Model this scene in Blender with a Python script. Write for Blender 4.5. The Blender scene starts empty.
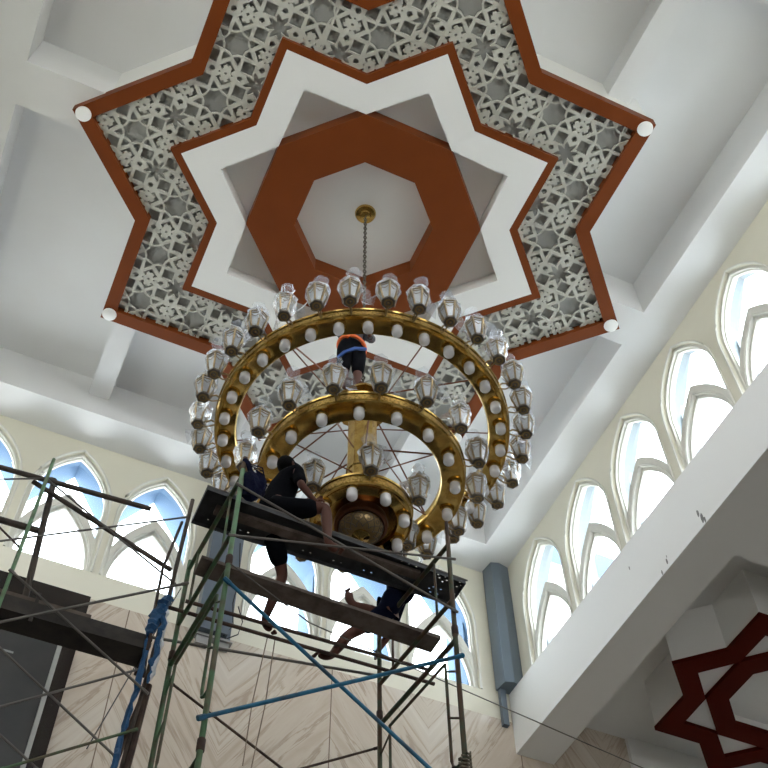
import bpy, bmesh, math, random
from math import sin, cos, pi, radians, sqrt, hypot, atan2
from mathutils import Vector, Matrix
from mathutils.geometry import delaunay_2d_cdt
random.seed(7)
EYE = 1.6                      # the camera's height; heights below are measured from the eye, objects are lifted by EYE
C = bpy.context.scene.collection
V = Vector

# ------------------------------------------------------------------ materials
def mat(name, col, rough=.6, metal=0., spec=.5, noise=None, bump=None, alpha=None, coat=0.):
    m = bpy.data.materials.new(name); m.use_nodes = True
    nt = m.node_tree; b = nt.nodes['Principled BSDF']
    b.inputs['Base Color'].default_value = (*col, 1); b.inputs['Roughness'].default_value = rough
    b.inputs['Metallic'].default_value = metal; b.inputs['Specular IOR Level'].default_value = spec
    b.inputs['Coat Weight'].default_value = coat
    if noise or bump:
        tc = nt.nodes.new('ShaderNodeTexCoord')
    if noise:
        col2, sc, lo, hi = noise
        n = nt.nodes.new('ShaderNodeTexNoise'); n.inputs['Scale'].default_value = sc; n.inputs['Detail'].default_value = 5
        r = nt.nodes.new('ShaderNodeValToRGB')
        r.color_ramp.elements[0].position = lo; r.color_ramp.elements[0].color = (*col2, 1)
        r.color_ramp.elements[1].position = hi; r.color_ramp.elements[1].color = (*col, 1)
        nt.links.new(tc.outputs['Object'], n.inputs['Vector']); nt.links.new(n.outputs['Fac'], r.inputs['Fac'])
        nt.links.new(r.outputs['Color'], b.inputs['Base Color'])
    if bump:
        sc, st = bump
        n2 = nt.nodes.new('ShaderNodeTexNoise'); n2.inputs['Scale'].default_value = sc; n2.inputs['Detail'].default_value = 3
        bp = nt.nodes.new('ShaderNodeBump'); bp.inputs['Strength'].default_value = st; bp.inputs['Distance'].default_value = .01
        nt.links.new(tc.outputs['Object'], n2.inputs['Vector']); nt.links.new(n2.outputs['Fac'], bp.inputs['Height'])
        nt.links.new(bp.outputs['Normal'], b.inputs['Normal'])
    return m
M = {}
M['ceil'] = mat('ceiling_paint', (.74, .745, .75), .75, noise=((.71, .71, .71), 1.2, .3, .7))
M['wall'] = mat('cream_wall_paint', (.70, .675, .565), .7, noise=((.67, .645, .535), 1.5, .3, .7))
M['white'] = mat('white_plaster', (.82, .82, .80), .6)
M['frame'] = mat('window_frame_paint', (.66, .65, .59), .5)
M['facade'] = mat('facade_blue_shade', (.085, .15, .24), .8)  # blue shade of the pale window reveals, put into the colour
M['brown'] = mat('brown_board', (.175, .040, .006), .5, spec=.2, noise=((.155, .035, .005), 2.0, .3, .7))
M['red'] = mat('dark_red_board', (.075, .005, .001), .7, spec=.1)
M['lattice'] = mat('lattice_paint', (.50, .495, .44), .6)
M['latback'] = mat('lattice_backing', (.33, .33, .31), .7)
M['gold'] = mat('polished_brass', (.62, .42, .13), .24, 1.0, noise=((.42, .26, .07), 9., .25, .6), bump=(14., .25))
M['goldemb'] = mat('embossed_brass', (.66, .46, .15), .30, 1.0, noise=((.34, .21, .05), 42., .38, .55), bump=(60., 1.0))
M['golddull'] = mat('aged_brass', (.40, .29, .15), .42, 1.0)
M['medal'] = mat('dark_bronze', (.20, .175, .14), .45, .8, bump=(90., 1.0))
M['copper'] = mat('copper_brown_metal', (.16, .06, .03), .35, .8)
M['milk'] = mat('frosted_glass', (.84, .84, .86), .22, coat=.4)
M['panel'] = mat('lantern_glass', (.80, .82, .84), .15, coat=.5)
M['chain'] = mat('dark_chain_steel', (.10, .09, .07), .4, .9)
M['green'] = mat('green_scaffold_paint', (.070, .155, .075), .55, .2, noise=((.10, .085, .05), 6., .38, .60))
M['greendark'] = mat('worn_dark_scaffold_paint', (.055, .075, .045), .6, .3, noise=((.09, .05, .03), 7., .4, .6))
M['lightgreen'] = mat('light_green_scaffold_paint', (.13, .27, .14), .5, noise=((.12, .16, .09), 8., .35, .55))
M['rust'] = mat('rusty_steel', (.085, .055, .04), .7, .4, noise=((.05, .03, .025), 8., .4, .6))
M['steel'] = mat('grey_steel_tube', (.14, .13, .12), .5, .5)
M['blue'] = mat('blue_scaffold_paint', (.012, .13, .24), .5, .1, noise=((.02, .05, .08), 6., .3, .5))
M['deck'] = mat('galvanised_dark_deck', (.052, .054, .058), .55, .5, noise=((.03, .03, .032), 12., .3, .6))
M['wood'] = mat('weathered_plank_wood', (.125, .098, .08), .8, noise=((.07, .05, .04), 9., .35, .6))
M['darkwood'] = mat('dark_wet_wood', (.032, .026, .022), .7, noise=((.016, .013, .012), 10., .35, .6))
M['bamboo'] = mat('dark_bamboo', (.075, .055, .042), .65, noise=((.04, .03, .025), 7., .4, .6))
M['pilaster'] = mat('blue_grey_panel', (.145, .18, .22), .28, .35)
M['skin'] = mat('brown_skin', (.105, .042, .030), .55, spec=.25)
M['hair'] = mat('black_hair', (.003, .003, .003), .8, spec=.1, bump=(80., .8))
M['black'] = mat('black_cotton', (.0035, .004, .006), .9, spec=.08, bump=(30., .5))
M['navy'] = mat('navy_cotton', (.003, .005, .016), .9, spec=.08, bump=(30., .5))
M['orange'] = mat('orange_webbing', (.9, .17, .03), .6)
M['bluestrap'] = mat('blue_webbing', (.02, .09, .35), .6)
M['redcloth'] = mat('dark_red_cloth', (.10, .01, .015), .8)
M['bag'] = mat('blue_net_bag', (.004, .006, .028), .8, spec=.15, bump=(40., 1.))
M['cloth'] = mat('blue_tape', (.012, .075, .19), .6, bump=(25., .8))
M['whitecloth'] = mat('white_tape', (.55, .58, .62), .6)
M['wire'] = mat('black_wire', (.015, .015, .015), .5)
M['rope'] = mat('thin_tan_rope', (.20, .15, .11), .8)
M['rag'] = mat('tan_rope_knot', (.16, .14, .10), .9, bump=(40., 1.))
M['disc'] = mat('white_lamp_diffuser', (.85, .85, .83), .4)
M['blackmarble'] = mat('black_marble', (.014, .011, .010), .2, noise=((.10, .09, .08), 30., .24, .30))
M['darkpanel'] = mat('dark_slate_panel', (.030, .032, .034), .35, noise=((.045, .045, .045), 3., .3, .7))
M['glue'] = mat('pale_adhesive', (.32, .34, .33), .8)
M['strip'] = mat('aluminium_strip', (.35, .35, .34), .4, .3)
M['floor'] = mat('floor_carpet', (.13, .115, .10), .8)
M['stain'] = mat('grey_scuff', (.20, .20, .19), .8)

def striped():
    m = mat('striped_shirt', (.015, .015, .02), .85); nt = m.node_tree; b = nt.nodes['Principled BSDF']
    tc = nt.nodes.new('ShaderNodeTexCoord'); w = nt.nodes.new('ShaderNodeTexWave'); w.bands_direction = 'Z'
    w.inputs['Scale'].default_value = 14; w.inputs['Distortion'].default_value = 1.5
    r = nt.nodes.new('ShaderNodeValToRGB'); r.color_ramp.elements[0].position = .72; r.color_ramp.elements[0].color = (.012, .012, .016, 1)
    r.color_ramp.elements[1].position = .86; r.color_ramp.elements[1].color = (.16, .16, .18, 1)
    nt.links.new(tc.outputs['Object'], w.inputs['Vector']); nt.links.new(w.outputs['Fac'], r.inputs['Fac']); nt.links.new(r.outputs['Color'], b.inputs['Base Color'])
    return m
M['stripes'] = striped()

def marble():
    m = mat('beige_veined_marble', (.42, .35, .28), .22); nt = m.node_tree; b = nt.nodes['Principled BSDF']
    tc = nt.nodes.new('ShaderNodeTexCoord')
    # book-matched slabs: mirror the veins about every slab joint
    sx = nt.nodes.new('ShaderNodeSeparateXYZ'); nt.links.new(tc.outputs['Object'], sx.inputs[0])
    pp = nt.nodes.new('ShaderNodeMath'); pp.operation = 'PINGPONG'; pp.inputs[1].default_value = 1.6
    ad = nt.nodes.new('ShaderNodeMath'); ad.operation = 'ADD'; ad.inputs[1].default_value = 9.6
    nt.links.new(sx.outputs['X'], ad.inputs[0]); nt.links.new(ad.outputs[0], pp.inputs[0])
    # slanted coordinates so the veins climb towards the joints
    mul = nt.nodes.new('ShaderNodeMath'); mul.operation = 'MULTIPLY_ADD'; mul.inputs[1].default_value = -1.5
    nt.links.new(pp.outputs[0], mul.inputs[0]); nt.links.new(sx.outputs['Z'], mul.inputs[2])
    cx = nt.nodes.new('ShaderNodeCombineXYZ'); nt.links.new(mul.outputs[0], cx.inputs['X'])
    ml = nt.nodes.new('ShaderNodeMath'); ml.operation = 'MULTIPLY'; ml.inputs[1].default_value = .30
    nt.links.new(pp.outputs[0], ml.inputs[0]); nt.links.new(ml.outputs[0], cx.inputs['Y'])
    w = nt.nodes.new('ShaderNodeTexNoise'); w.inputs['Scale'].default_value = 1.15; w.inputs['Distortion'].default_value = .9
    w.inputs['Detail'].default_value = 9; w.inputs['Roughness'].default_value = .58
    nt.links.new(cx.outputs[0], w.inputs['Vector'])
    r = nt.nodes.new('ShaderNodeValToRGB'); e = r.color_ramp.elements
    e[0].position = .30; e[0].color = (.52, .43, .34, 1); e[1].position = .44; e[1].color = (.62, .54, .45, 1)
    for ps, cl in ((.475, (.44, .35, .27)), (.49, (.60, .52, .43)), (.55, (.64, .57, .48)), (.575, (.50, .41, .32)), (.60, (.63, .56, .475)), (.72, (.70, .64, .56))):
        k = e.new(ps); k.color = (*cl, 1)
    nt.links.new(w.outputs['Fac'], r.inputs['Fac'])
    n = nt.nodes.new('ShaderNodeTexNoise'); n.inputs['Scale'].default_value = .9; n.inputs['Detail'].default_value = 6
    nt.links.new(cx.outputs[0], n.inputs['Vector'])
    mx = nt.nodes.new('ShaderNodeMix'); mx.data_type = 'RGBA'; mx.blend_type = 'MULTIPLY'; mx.inputs['Factor'].default_value = .16
    nt.links.new(r.outputs['Color'], mx.inputs[6]); nt.links.new(n.outputs['Fac'], mx.inputs[7])
    # joints
    jt = nt.nodes.new('ShaderNodeMath'); jt.operation = 'GREATER_THAN'; jt.inputs[1].default_value = 1.592
    nt.links.new(pp.outputs[0], jt.inputs[0])
    mj = nt.nodes.new('ShaderNodeMix'); mj.data_type = 'RGBA'; nt.links.new(jt.outputs[0], mj.inputs['Factor'])
    nt.links.new(mx.outputs[2], mj.inputs[6]); mj.inputs[7].default_value = (.2, .15, .12, 1)
    nt.links.new(mj.outputs[2], b.inputs['Base Color'])
    return m
M['marble'] = marble()

def clear(name, tint, gloss, rough, bump=None, frost=0.):
    m = bpy.data.materials.new(name); m.use_nodes = True; nt = m.node_tree; nt.nodes.clear()
    o = nt.nodes.new('ShaderNodeOutputMaterial'); t = nt.nodes.new('ShaderNodeBsdfTransparent'); g = nt.nodes.new('ShaderNodeBsdfGlossy')
    t.inputs[0].default_value = (*tint, 1); g.inputs['Roughness'].default_value = rough; g.inputs['Color'].default_value = (.95, .97, 1, 1)
    mx = nt.nodes.new('ShaderNodeMixShader'); fr = nt.nodes.new('ShaderNodeLayerWeight'); fr.inputs['Blend'].default_value = gloss
    nt.links.new(fr.outputs['Fresnel'], mx.inputs[0]); nt.links.new(t.outputs[0], mx.inputs[1]); nt.links.new(g.outputs[0], mx.inputs[2])
    last = mx
    if frost:
        d = nt.nodes.new('ShaderNodeBsdfTranslucent'); d.inputs[0].default_value = (.85, .9, 1, 1)
        m2 = nt.nodes.new('ShaderNodeMixShader'); m2.inputs[0].default_value = frost
        nt.links.new(mx.outputs[0], m2.inputs[1]); nt.links.new(d.outputs[0], m2.inputs[2]); last = m2
    if bump:
        tc = nt.nodes.new('ShaderNodeTexCoord'); n = nt.nodes.new('ShaderNodeTexNoise'); n.inputs['Scale'].default_value = bump; n.inputs['Detail'].default_value = 4
        b = nt.nodes.new('ShaderNodeBump'); b.inputs['Strength'].default_value = 1.; b.inputs['Distance'].default_value = .02
        nt.links.new(tc.outputs['Object'], n.inputs['Vector']); nt.links.new(n.outputs['Fac'], b.inputs['Height'])
        nt.links.new(b.outputs['Normal'], g.inputs['Normal']); nt.links.new(b.outputs['Normal'], fr.inputs['Normal'])
    nt.links.new(last.outputs[0], o.inputs['Surface'])
    return m
M['facade_pale'] = mat('facade_pale_shade', (.24, .27, .29), .8)  # paler copy for the right wall; the reveals' lighter shade is in the colour
M['glass'] = clear('window_glass', (.93, .96, .98), .05, .03)
M['plastic'] = clear('clear_plastic_wrap', (.97, .98, .99), .14, .18, bump=22., frost=.20)

# ------------------------------------------------------------------ mesh helpers
def tag(o, label=None, cat=None, group=None, kind=None):
    if label: o['label'] = label
    if cat: o['category'] = cat
    if group: o['group'] = group
    if kind: o['kind'] = kind
    return o
def org(o):                                  # world origin (eye-frame) of a node during construction
    p = V((0, 0, 0))
    while o: p += o.location; o = o.parent
    return p
def obj(name, bm, m, parent=None, smooth=False):
    me = bpy.data.meshes.new(name)
    bmesh.ops.recalc_face_normals(bm, faces=bm.faces)
    if parent: bmesh.ops.translate(bm, verts=bm.verts, vec=-org(parent))
    if smooth:
        for f in bm.faces: f.smooth = True
    bm.to_mesh(me); bm.free()
    for k in (m if isinstance(m, (list, tuple)) else [m]): me.materials.append(k)
    if smooth: me.set_sharp_from_angle(angle=radians(38))
    o = bpy.data.objects.new(name, me); C.objects.link(o)
    if parent: o.parent = parent
    return o
def thing(name, loc, label=None, cat=None, group=None):
    o = bpy.data.objects.new(name, None); C.objects.link(o); o.location = loc; o.empty_display_size = .1
    return tag(o, label, cat, group)
def box(bm, x0, x1, y0, y1, z0, z1):
    v = [bm.verts.new(p) for p in ((x0,y0,z0),(x1,y0,z0),(x1,y1,z0),(x0,y1,z0),(x0,y0,z1),(x1,y0,z1),(x1,y1,z1),(x0,y1,z1))]
    for f in ((0,1,2,3),(4,5,6,7),(0,1,5,4),(1,2,6,5),(2,3,7,6),(3,0,4,7)): bm.faces.new([v[i] for i in f])
def tube(bm, pts, r, seg=8, r2=None, caps=True):
    pts = [V(p) for p in pts]; n = len(pts); rings = []
    for i, p in enumerate(pts):
        d = (pts[min(i+1, n-1)] - pts[max(i-1, 0)]).normalized()
        a = d.cross(V((0, 0, 1))) if abs(d.z) < .95 else d.cross(V((1, 0, 0)))
        a.normalize(); b = d.cross(a)
        rr = r if r2 is None else r + (r2 - r) * i / (n - 1)
        rings.append([bm.verts.new(p + a * rr * cos(t * 2*pi/seg) + b * rr * sin(t * 2*pi/seg)) for t in range(seg)])
    for i in range(n-1):
        for t in range(seg):
            u = (t+1) % seg; bm.faces.new((rings[i][t], rings[i][u], rings[i+1][u], rings[i+1][t]))
    if caps: bm.faces.new(rings[0]); bm.faces.new(rings[-1])
def lathe(bm, prof, c=(0, 0, 0), seg=32, closed=False, twist=0):
    c = V(c); rows = []
    for r, z in prof:
        if r < 1e-5: rows.append([bm.verts.new(c + V((0, 0, z)))])
        else: rows.append([bm.verts.new(c + V((r*cos(t*2*pi/seg+twist), r*sin(t*2*pi/seg+twist), z))) for t in range(seg)])
    pr = list(zip(rows, rows[1:])) + ([(rows[-1], rows[0])] if closed else [])
    for A, B in pr:
        for t in range(seg):
            u = (t+1) % seg
            if len(A) == 1 and len(B) == 1: continue
            if len(A) == 1: bm.faces.new((A[0], B[t], B[u]))
            elif len(B) == 1: bm.faces.new((A[t], A[u], B[0]))
            else: bm.faces.new((A[t], A[u], B[u], B[t]))
def pin(pt, poly):
    x, y = pt; c = False; n = len(poly); j = n-1
    for i in range(n):
        xi, yi = poly[i]; xj, yj = poly[j]
        if (yi > y) != (yj > y) and x < (xj-xi)*(y-yi)/(yj-yi)+xi: c = not c
        j = i
    return c
def plate(bm, outers, holes, P, t0, t1, inside=None):
    """flat sheet with holes between offsets t0 and t1; P(u,v,t) -> 3-D point"""
    vs, es = [], []
    for lp in outers + holes:
        k = len(vs); vs += [V(p) for p in lp]; es += [(k+i, k+(i+1) % len(lp)) for i in range(len(lp))]
    ov, oe, of, _, _, _ = delaunay_2d_cdt(vs, es, [], 0, 1e-5)
    if inside is None:
        inside = lambda c: any(pin(c, o) for o in outers) and not any(pin(c, h) for h in holes)
    keep = []
    for f in of:
        c = (sum(ov[i].x for i in f)/len(f), sum(ov[i].y for i in f)/len(f))
        if inside(c): keep.append(f)
    A, B = {}, {}
    def g(D, i, t):
        if i not in D: D[i] = bm.verts.new(P(ov[i].x, ov[i].y, t))
        return D[i]
    cnt = {}
    for f in keep:
        bm.faces.new([g(A, i, t0) for i in f]); bm.faces.new([g(B, i, t1) for i in reversed(f)])
        for a, b in zip(f, list(f[1:]) + [f[0]]):
            k = (min(a, b), max(a, b)); cnt[k] = cnt.get(k, 0) + 1
    for (a, b), n in cnt.items():
        if n == 1: bm.faces.new((A[a], A[b], B[b], B[a]))
def dup(root, loc, rotz=0., parent=None):
    def cp(o, par):
        c = o.copy(); C.objects.link(c); c.parent = par
        for ch in [k for k in bpy.data.objects if k.parent == o]: cp(ch, c)
        return c
    r = cp(root, parent); r.location = loc; r.rotation_euler = (0, 0, rotz); return r
def rect(x0, x1, y0, y1): return [(x0, y0), (x1, y0), (x1, y1), (x0, y1)]

# ------------------------------------------------------------------ the hall
XL, XR, YF, YB = -2.95, 8.05, 1.05, 12.40      # clerestory wall planes
ZS, ZC_, ZSEC = 14.66, 15.53, 15.10              # beam soffit, coffer ceiling, secondary beam
SX, SY = 2.835, 6.754                           # centre of the star
def st(o): return tag(o, kind='structure')

bm = bmesh.new(); box(bm, -14, 16, -14, YB+1, -1.8, -1.6); st(obj('floor', bm, M['floor']))
# ceiling: soffit sheet with four deep coffers, capped by the coffer ceiling
cof = [rect(-2.23, SX-.32, 7.07, 11.74), rect(SX+.32, 7.42, 7.07, 11.74), rect(-2.23, SX-.32, 1.75, 6.42), rect(SX+.32, 7.42, 1.75, 6.42)]
bm = bmesh.new()
hub_ = [(SX + (4.2 if k % 2 == 0 else 4.2*.7654)*cos(k*pi/8), SY + (4.2 if k % 2 == 0 else 4.2*.7654)*sin(k*pi/8)) for k in range(16)]
cr0 = rect(XL-.3, XR+.3, YF-.3, YB+.3)
plate(bm, [cr0], cof+[hub_], lambda u, v, t: (u, v, t), ZS, ZC_, lambda c: pin(c, cr0) and not pin(c, hub_) and not any(pin(c, h) for h in cof))
box(bm, XL-.3, XR+.3, YF-.3, YB+.3, ZC_, ZC_+.25)
for x in (0.0, 5.27):
    box(bm, x, x+.35, 1.75, 6.42, ZSEC, ZC_); box(bm, x, x+.35, 7.07, 11.74, ZSEC, ZC_)
st(obj('ceiling', bm, M['ceil']))

def arch(hw, z0, zs, za, n=14, c=0.):
    """pointed arch outline, bottom z0, spring zs, apex za, half width hw"""
    h = za - zs; a = (h*h - hw*hw) / (2*hw); R = a + hw; th = math.asin(min(1, h / R))
    right = [(c - a + R*cos(th*i/n), zs + R*sin(th*i/n)) for i in range(n+1)]
    left = [(2*c - x, z) for x, z in reversed(right[:-1])]
    return [(c+hw, z0)] + right + left + [(c-hw, z0)]
ZSILL, ZAPX = 11.90, 14.43
LOWB = lambda: arch(.70, ZSILL-.01, 11.92, 13.43)       # outside of the lower arch band
LOWO = lambda: arch(.575, ZSILL, 11.95, 13.22)          # lower arch opening
wn = [0]
def make_window(P):
    """P(u, v, t): u along the wall from the window centre, v height, t depth outwards from the wall's inner face"""
    wn[0] += 1; nm = 'window_%d' % wn[0]
    U = arch(.63, ZSILL, 13.25, ZAPX); G = arch(.595, ZSILL, 13.25, ZAPX-.06); Lb = LOWB(); Lo = LOWO()
    bm = bmesh.new()                          # stepped frame
    plate(bm, [U], [G], P, .05, .10); plate(bm, [arch(.62, ZSILL, 13.25, ZAPX-.025)], [arch(.575, ZSILL, 13.25, ZAPX-.085)], P, .10, .15)
    root = st(obj(nm, bm, M['frame']))
    def ins(c): return pin(c, G) and pin(c, Lb) and not pin(c, Lo)
    bm = bmesh.new(); plate(bm, [G, Lb], [Lo], P, .06, .22, ins); obj('lower_arch_band', bm, M['frame'], root)
    bm = bmesh.new(); L2 = arch(.535, ZSILL, 11.95, 13.15)
    plate(bm, [Lo], [L2], P, .12, .18); obj('window_frame', bm, M['frame'], root)
    bm = bmesh.new()                          # raised beads around the openings
    def bead(lp, t, r):
        pts = [V(P(u, v, t)) for u, v in lp]; tube(bm, pts, r, 6)
    bead(arch(.65, ZSILL, 13.25, ZAPX+.02), -.008, .02); bead(arch(.595, ZSILL, 13.25, ZAPX-.06), .052, .010)
    bead(arch(.60, ZSILL, 11.95, 13.255), .058, .010)
    obj('bead_moulding', bm, M['frame'], root, True)
    bm = bmesh.new(); plate(bm, [arch(.59, ZSILL, 13.25, ZAPX-.07)], [], P, .19, .198)
    obj('glass', bm, M['glass'], root)
    return root
def gable(hw, z0, zs, za, c): return [(c-hw, z0), (c+hw, z0), (c+hw, zs), (c, za), (c-hw, zs)]
def wall(name, P, u0, u1, z0, z1, cs, zf=None, dp=1.0, fm='facade'):
    """P(u,v,t); inner sheet with arched openings, thick facade with gabled tunnels"""
    bm = bmesh.new()
    plate(bm, [rect(u0, u1, z0, z1)], [arch(.63, ZSILL, 13.25, ZAPX, c=c) for c in cs], P, 0, .22)
    w = st(obj(name, bm, M['wall']))
    bm = bmesh.new()
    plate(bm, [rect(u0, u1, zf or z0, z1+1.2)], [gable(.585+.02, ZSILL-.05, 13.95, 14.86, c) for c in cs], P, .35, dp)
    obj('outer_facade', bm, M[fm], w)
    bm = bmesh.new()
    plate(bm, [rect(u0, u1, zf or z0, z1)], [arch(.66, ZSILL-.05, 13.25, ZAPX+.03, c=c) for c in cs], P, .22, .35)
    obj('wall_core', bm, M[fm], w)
    for c in cs: make_window(lambda u, v, t, c=c: P(c+u, v, t))
    return w
cb = [-1.17*1.011, .268, 1.677*1.011, 3.93, 5.335, 6.77]
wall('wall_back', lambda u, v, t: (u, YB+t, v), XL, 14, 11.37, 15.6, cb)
cr = [2.26, 3.74, 5.22, 6.70, 8.19, 9.66, 11.12]
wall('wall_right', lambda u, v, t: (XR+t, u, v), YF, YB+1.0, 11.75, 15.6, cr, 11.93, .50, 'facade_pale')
# unseen clerestory walls behind and left; open bands added to let in light
def band(name, P, u0, u1, zt=14.45):
    bm = bmesh.new(); n = 5; w_ = (u1-u0)/n
    plate(bm, [rect(u0, u1, 10.79, 15.6)], [rect(u0+w_*k+.12, u0+w_*(k+1)-.12, 11.95, zt) for k in range(n)], P, 0, .3); st(obj(name, bm, M['wall']))
band('wall_front', lambda u, v, t: (u, YF-t, v), XL, XR, 12.9)
band('wall_left', lambda u, v, t: (XL-t, u, v), YF, YB-.04, 12.7)
# back wall below the windows: a marble-clad wall
bm = bmesh.new(); box(bm, XL-7, 10.07, YB-.03, YB+.3, -1.6, 11.37); box(bm, XR+.55, 10.07, YB-.03, YB+.3, 11.37, 11.72)
st(obj('wall_marble', bm, M['marble']))
bm = bmesh.new(); box(bm, 10.07, 16, YB-.10, YB+.3, -1.6, 11.72); st(obj('wall_pier', bm, M['white']))
bm = bmesh.new(); box(bm, 15.6, 16, -10, YB, -1.6, 11.92); st(obj('wall_aisle', bm, M['white']))
# the unseen lower hall behind the camera: left aisle, outer walls, entrance wall; added to limit the light, wide doorway sized to let some in
bm = bmesh.new(); box(bm, -9.9, -9.5, -10, YB, -1.6, 11.92); st(obj('wall_left_aisle', bm, M['white']))
bm = bmesh.new(); plate(bm, [rect(-9.9, 16, -1.6, 11.92)], [rect(-2., 7., -1.59, 2.4)], lambda u, v, t: (u, -9.6-t, v), 0, .3); st(obj('wall_entrance', bm, M['white']))
bm = bmesh.new(); box(bm, -9.9, XL-.0, -10, YB-.031, 10.78, 11.92); box(bm, XL, 7.91, -10, YF, 10.78, 11.92); box(bm, 7.91, 16, -10, -6, 10.78, 11.92); st(obj('ceiling_left_aisle', bm, M['white']))
# aisle ceiling beside the nave with deep coffers; its edge beam is the long white fascia
bm = bmesh.new()
ac = [rect(8.575, 13.33, 7.46, YB-.0), rect(8.75, 13.33, 2.0, 6.75), rect(8.75, 13.33, -3.5, 1.3)]
ac[0] = rect(8.575, 13.33, 7.46, YB+.2)
plate(bm, [rect(7.91, 15.6, -6, YB-.031)], ac, lambda u, v, t: (u, v, t), 10.78, 11.92, lambda c: 7.91 < c[0] < 15.6 and -6 < c[1] < YB-.031 and not any(pin(c, h) for h in ac))
box(bm, 8.3, 15.6, -6, YB-.031, 11.72, 11.92)
st(obj('ceiling_aisle', bm, M['white']))
bm = bmesh.new(); 
for (y, z, s) in ((7.165, 10.91, .05), (7.21, 11.04, .035), (8.02, 10.91, .03), (8.17, 10.83, .022), (8.78, 11.49, .018), (7.13, 10.84, .03), (8.0, 10.98, .012)):
    lp = [(y+s*.5*(1+.4*random.random())*cos(t*.9), z+s*1.6*(1+.5*random.random())*sin(t*.9)) for t in range(7)]
    plate(bm, [lp], [], lambda u, v, t: (7.91-t, u, v), .0005, .002)
obj('scuff_marks', bm, M['stain'], bpy.data.objects['ceiling_aisle'])

# pilasters of blue-grey panelling between the windows and in the corner
bm = bmesh.new(); box(bm, 2.58, 3.06, YB-.22, YB+.05, 11.28, ZS); box(bm, 3.06, 3.13, YB-.10, YB+.05, 11.28, ZS)
st(obj('trim_1', bm, M['pilaster']))
bm = bmesh.new(); 
lp = [(7.665, YB-.30), (7.91, YB-.34), (XR, YB-.34), (XR, YB-.02), (7.70, YB-.02)]
lp = [(7.665, YB-.04), (7.70, YB-.30), (7.85, YB-.345), (XR-.001, YB-.30), (XR-.001, YB-.04)]
plate(bm, [lp], [], lambda u, v, t: (u, v, t), 11.92, ZS)
lp2 = [(7.70, YB-.04), (7.70, YB-.12), (7.80, YB-.12), (7.80, YB-.04)]
plate(bm, [lp2], [], lambda u, v, t: (u, v, t), 11.22, 11.92)
st(obj('trim_2', bm, M['pilaster']))
bm = bmesh.new()                      # unfinished foot of the middle pilaster
for k in range(3): box(bm, 2.56+.02*k, 3.16-.03*k, YB-.16+.02*k, YB-.035, 11.20+.035*k, 11.215+.035*k)
box(bm, 2.62, 2.80, YB-.13, YB-.035, 11.06, 11.20); box(bm, 2.95, 3.12, YB-.12, YB-.035, 11.10, 11.2)
tag(obj('conduit_tray', bm, M['strip']), 'loose metal brackets at the foot of the grey pilaster between the windows', 'bracket')

# ------------------------------------------------------------------ star ornament
def star(Rt, Rc=None, rot=0., c=(SX, SY)):
    Rc = Rc or Rt*.7654
    return [(c[0] + (Rt if k % 2 == 0 else Rc)*cos(rot+k*pi/8), c[1] + (Rt if k % 2 == 0 else Rc)*sin(rot+k*pi/8)) for k in range(16)]
def octo(R, c=(SX, SY)): return [(c[0]+R*cos(pi/8+k*pi/4), c[1]+R*sin(pi/8+k*pi/4)) for k in range(8)]
flat = lambda u, v, t: (u, v, t)
orn = thing('ceiling_star', (SX, SY, 14.5), 'large eight-pointed star of brown boards and pale lattice on the ceiling above the chandelier', 'ceiling ornament')
bm = bmesh.new(); plate(bm, [star(4.25)], [octo(1.05)], flat, 14.74, ZC_); plate(bm, [octo(1.2)], [], flat, 14.80, 14.86); obj('star_body', bm, M['white'], orn)
bm = bmesh.new(); plate(bm, [star(4.32)], [star(4.04)], flat, 14.50, 14.70); obj('outer_border', bm, M['brown'], orn)
bm = bmesh.new(); plate(bm, [star(2.93)], [star(2.77)], flat, 14.49, 14.70); obj('inner_border', bm, M['brown'], orn)
bm = bmesh.new(); plate(bm, [star(2.77)], [star(2.19, 1.70)], flat, 14.485, 14.73); obj('white_star_band', bm, M['white'], orn)
bm = bmesh.new(); plate(bm, [octo(1.70)], [octo(1.006)], flat, 14.47, 14.795); obj('octagon_band', bm, M['brown'], orn)
bm = bmesh.new(); plate(bm, [star(4.10)], [star(2.85)], flat, 14.64, 14.66); obj('lattice_backing', bm, M['latback'], orn)
# fretwork tile, period p, star rosettes on the corners, floral cross in the middle
p = .862
def reg(n, f, cx=0, cy=0): return [(cx+f(k)[0]*cos(f(k)[1]), cy+f(k)[0]*sin(f(k)[1])) for k in range(n)]
H = []
def rep(poly, cx, cy, ks=(0, 1, 2, 3), mir=False):
    for k in ks:
        a = k*pi/2
        q = [(cx+x*cos(a)-y*sin(a), cy+x*sin(a)+y*cos(a)) for x, y in poly]; H.append(q)
        if mir:
            q = [(cx+x*cos(a)+y*sin(a), cy+x*sin(a)-y*cos(a)) for x, y in poly][::-1]; H.append(q)
H.append([(r*cos(a), r*sin(a)) for k in range(16) for r, a in (((.205 if k % 2 == 0 else .172), k*pi/8),)])       # star rosette
for k in range(8):                                                                                                 # wedges round the rosette
    a = pi/8 + k*pi/4
    H.append([(x*cos(a)-y*sin(a), x*sin(a)+y*cos(a)) for x, y in [(.212, .058), (.240, .058), (.345, .004), (.345, -.004), (.240, -.058), (.212, -.058), (.203, -.02), (.203, .02)]])
s = .094; q0 = .290
rep([(q0-s, q0-s), (q0+s, q0-s), (q0+s, q0+s), (q0-s, q0+s)], 0, 0)                                                   # square holes
rr_ = (.125, .165, .215, .165, .085, .165, .215, .165)
H.append([(.5+rr_[k % 8]*cos(k*pi/16), .5+rr_[k % 8]*sin(k*pi/16)) for k in range(32)])                              # floral cross
rep([(.225, 0), (.255, .048), (.305, .034), (.325, 0), (.305, -.034), (.255, -.048)], .5, .5)                         # leaves
hb = [(.285, 0), (.402, .126), (.452, .078), (.425, .052), (.402, .076), (.360, .034), (.385, 0)]
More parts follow.
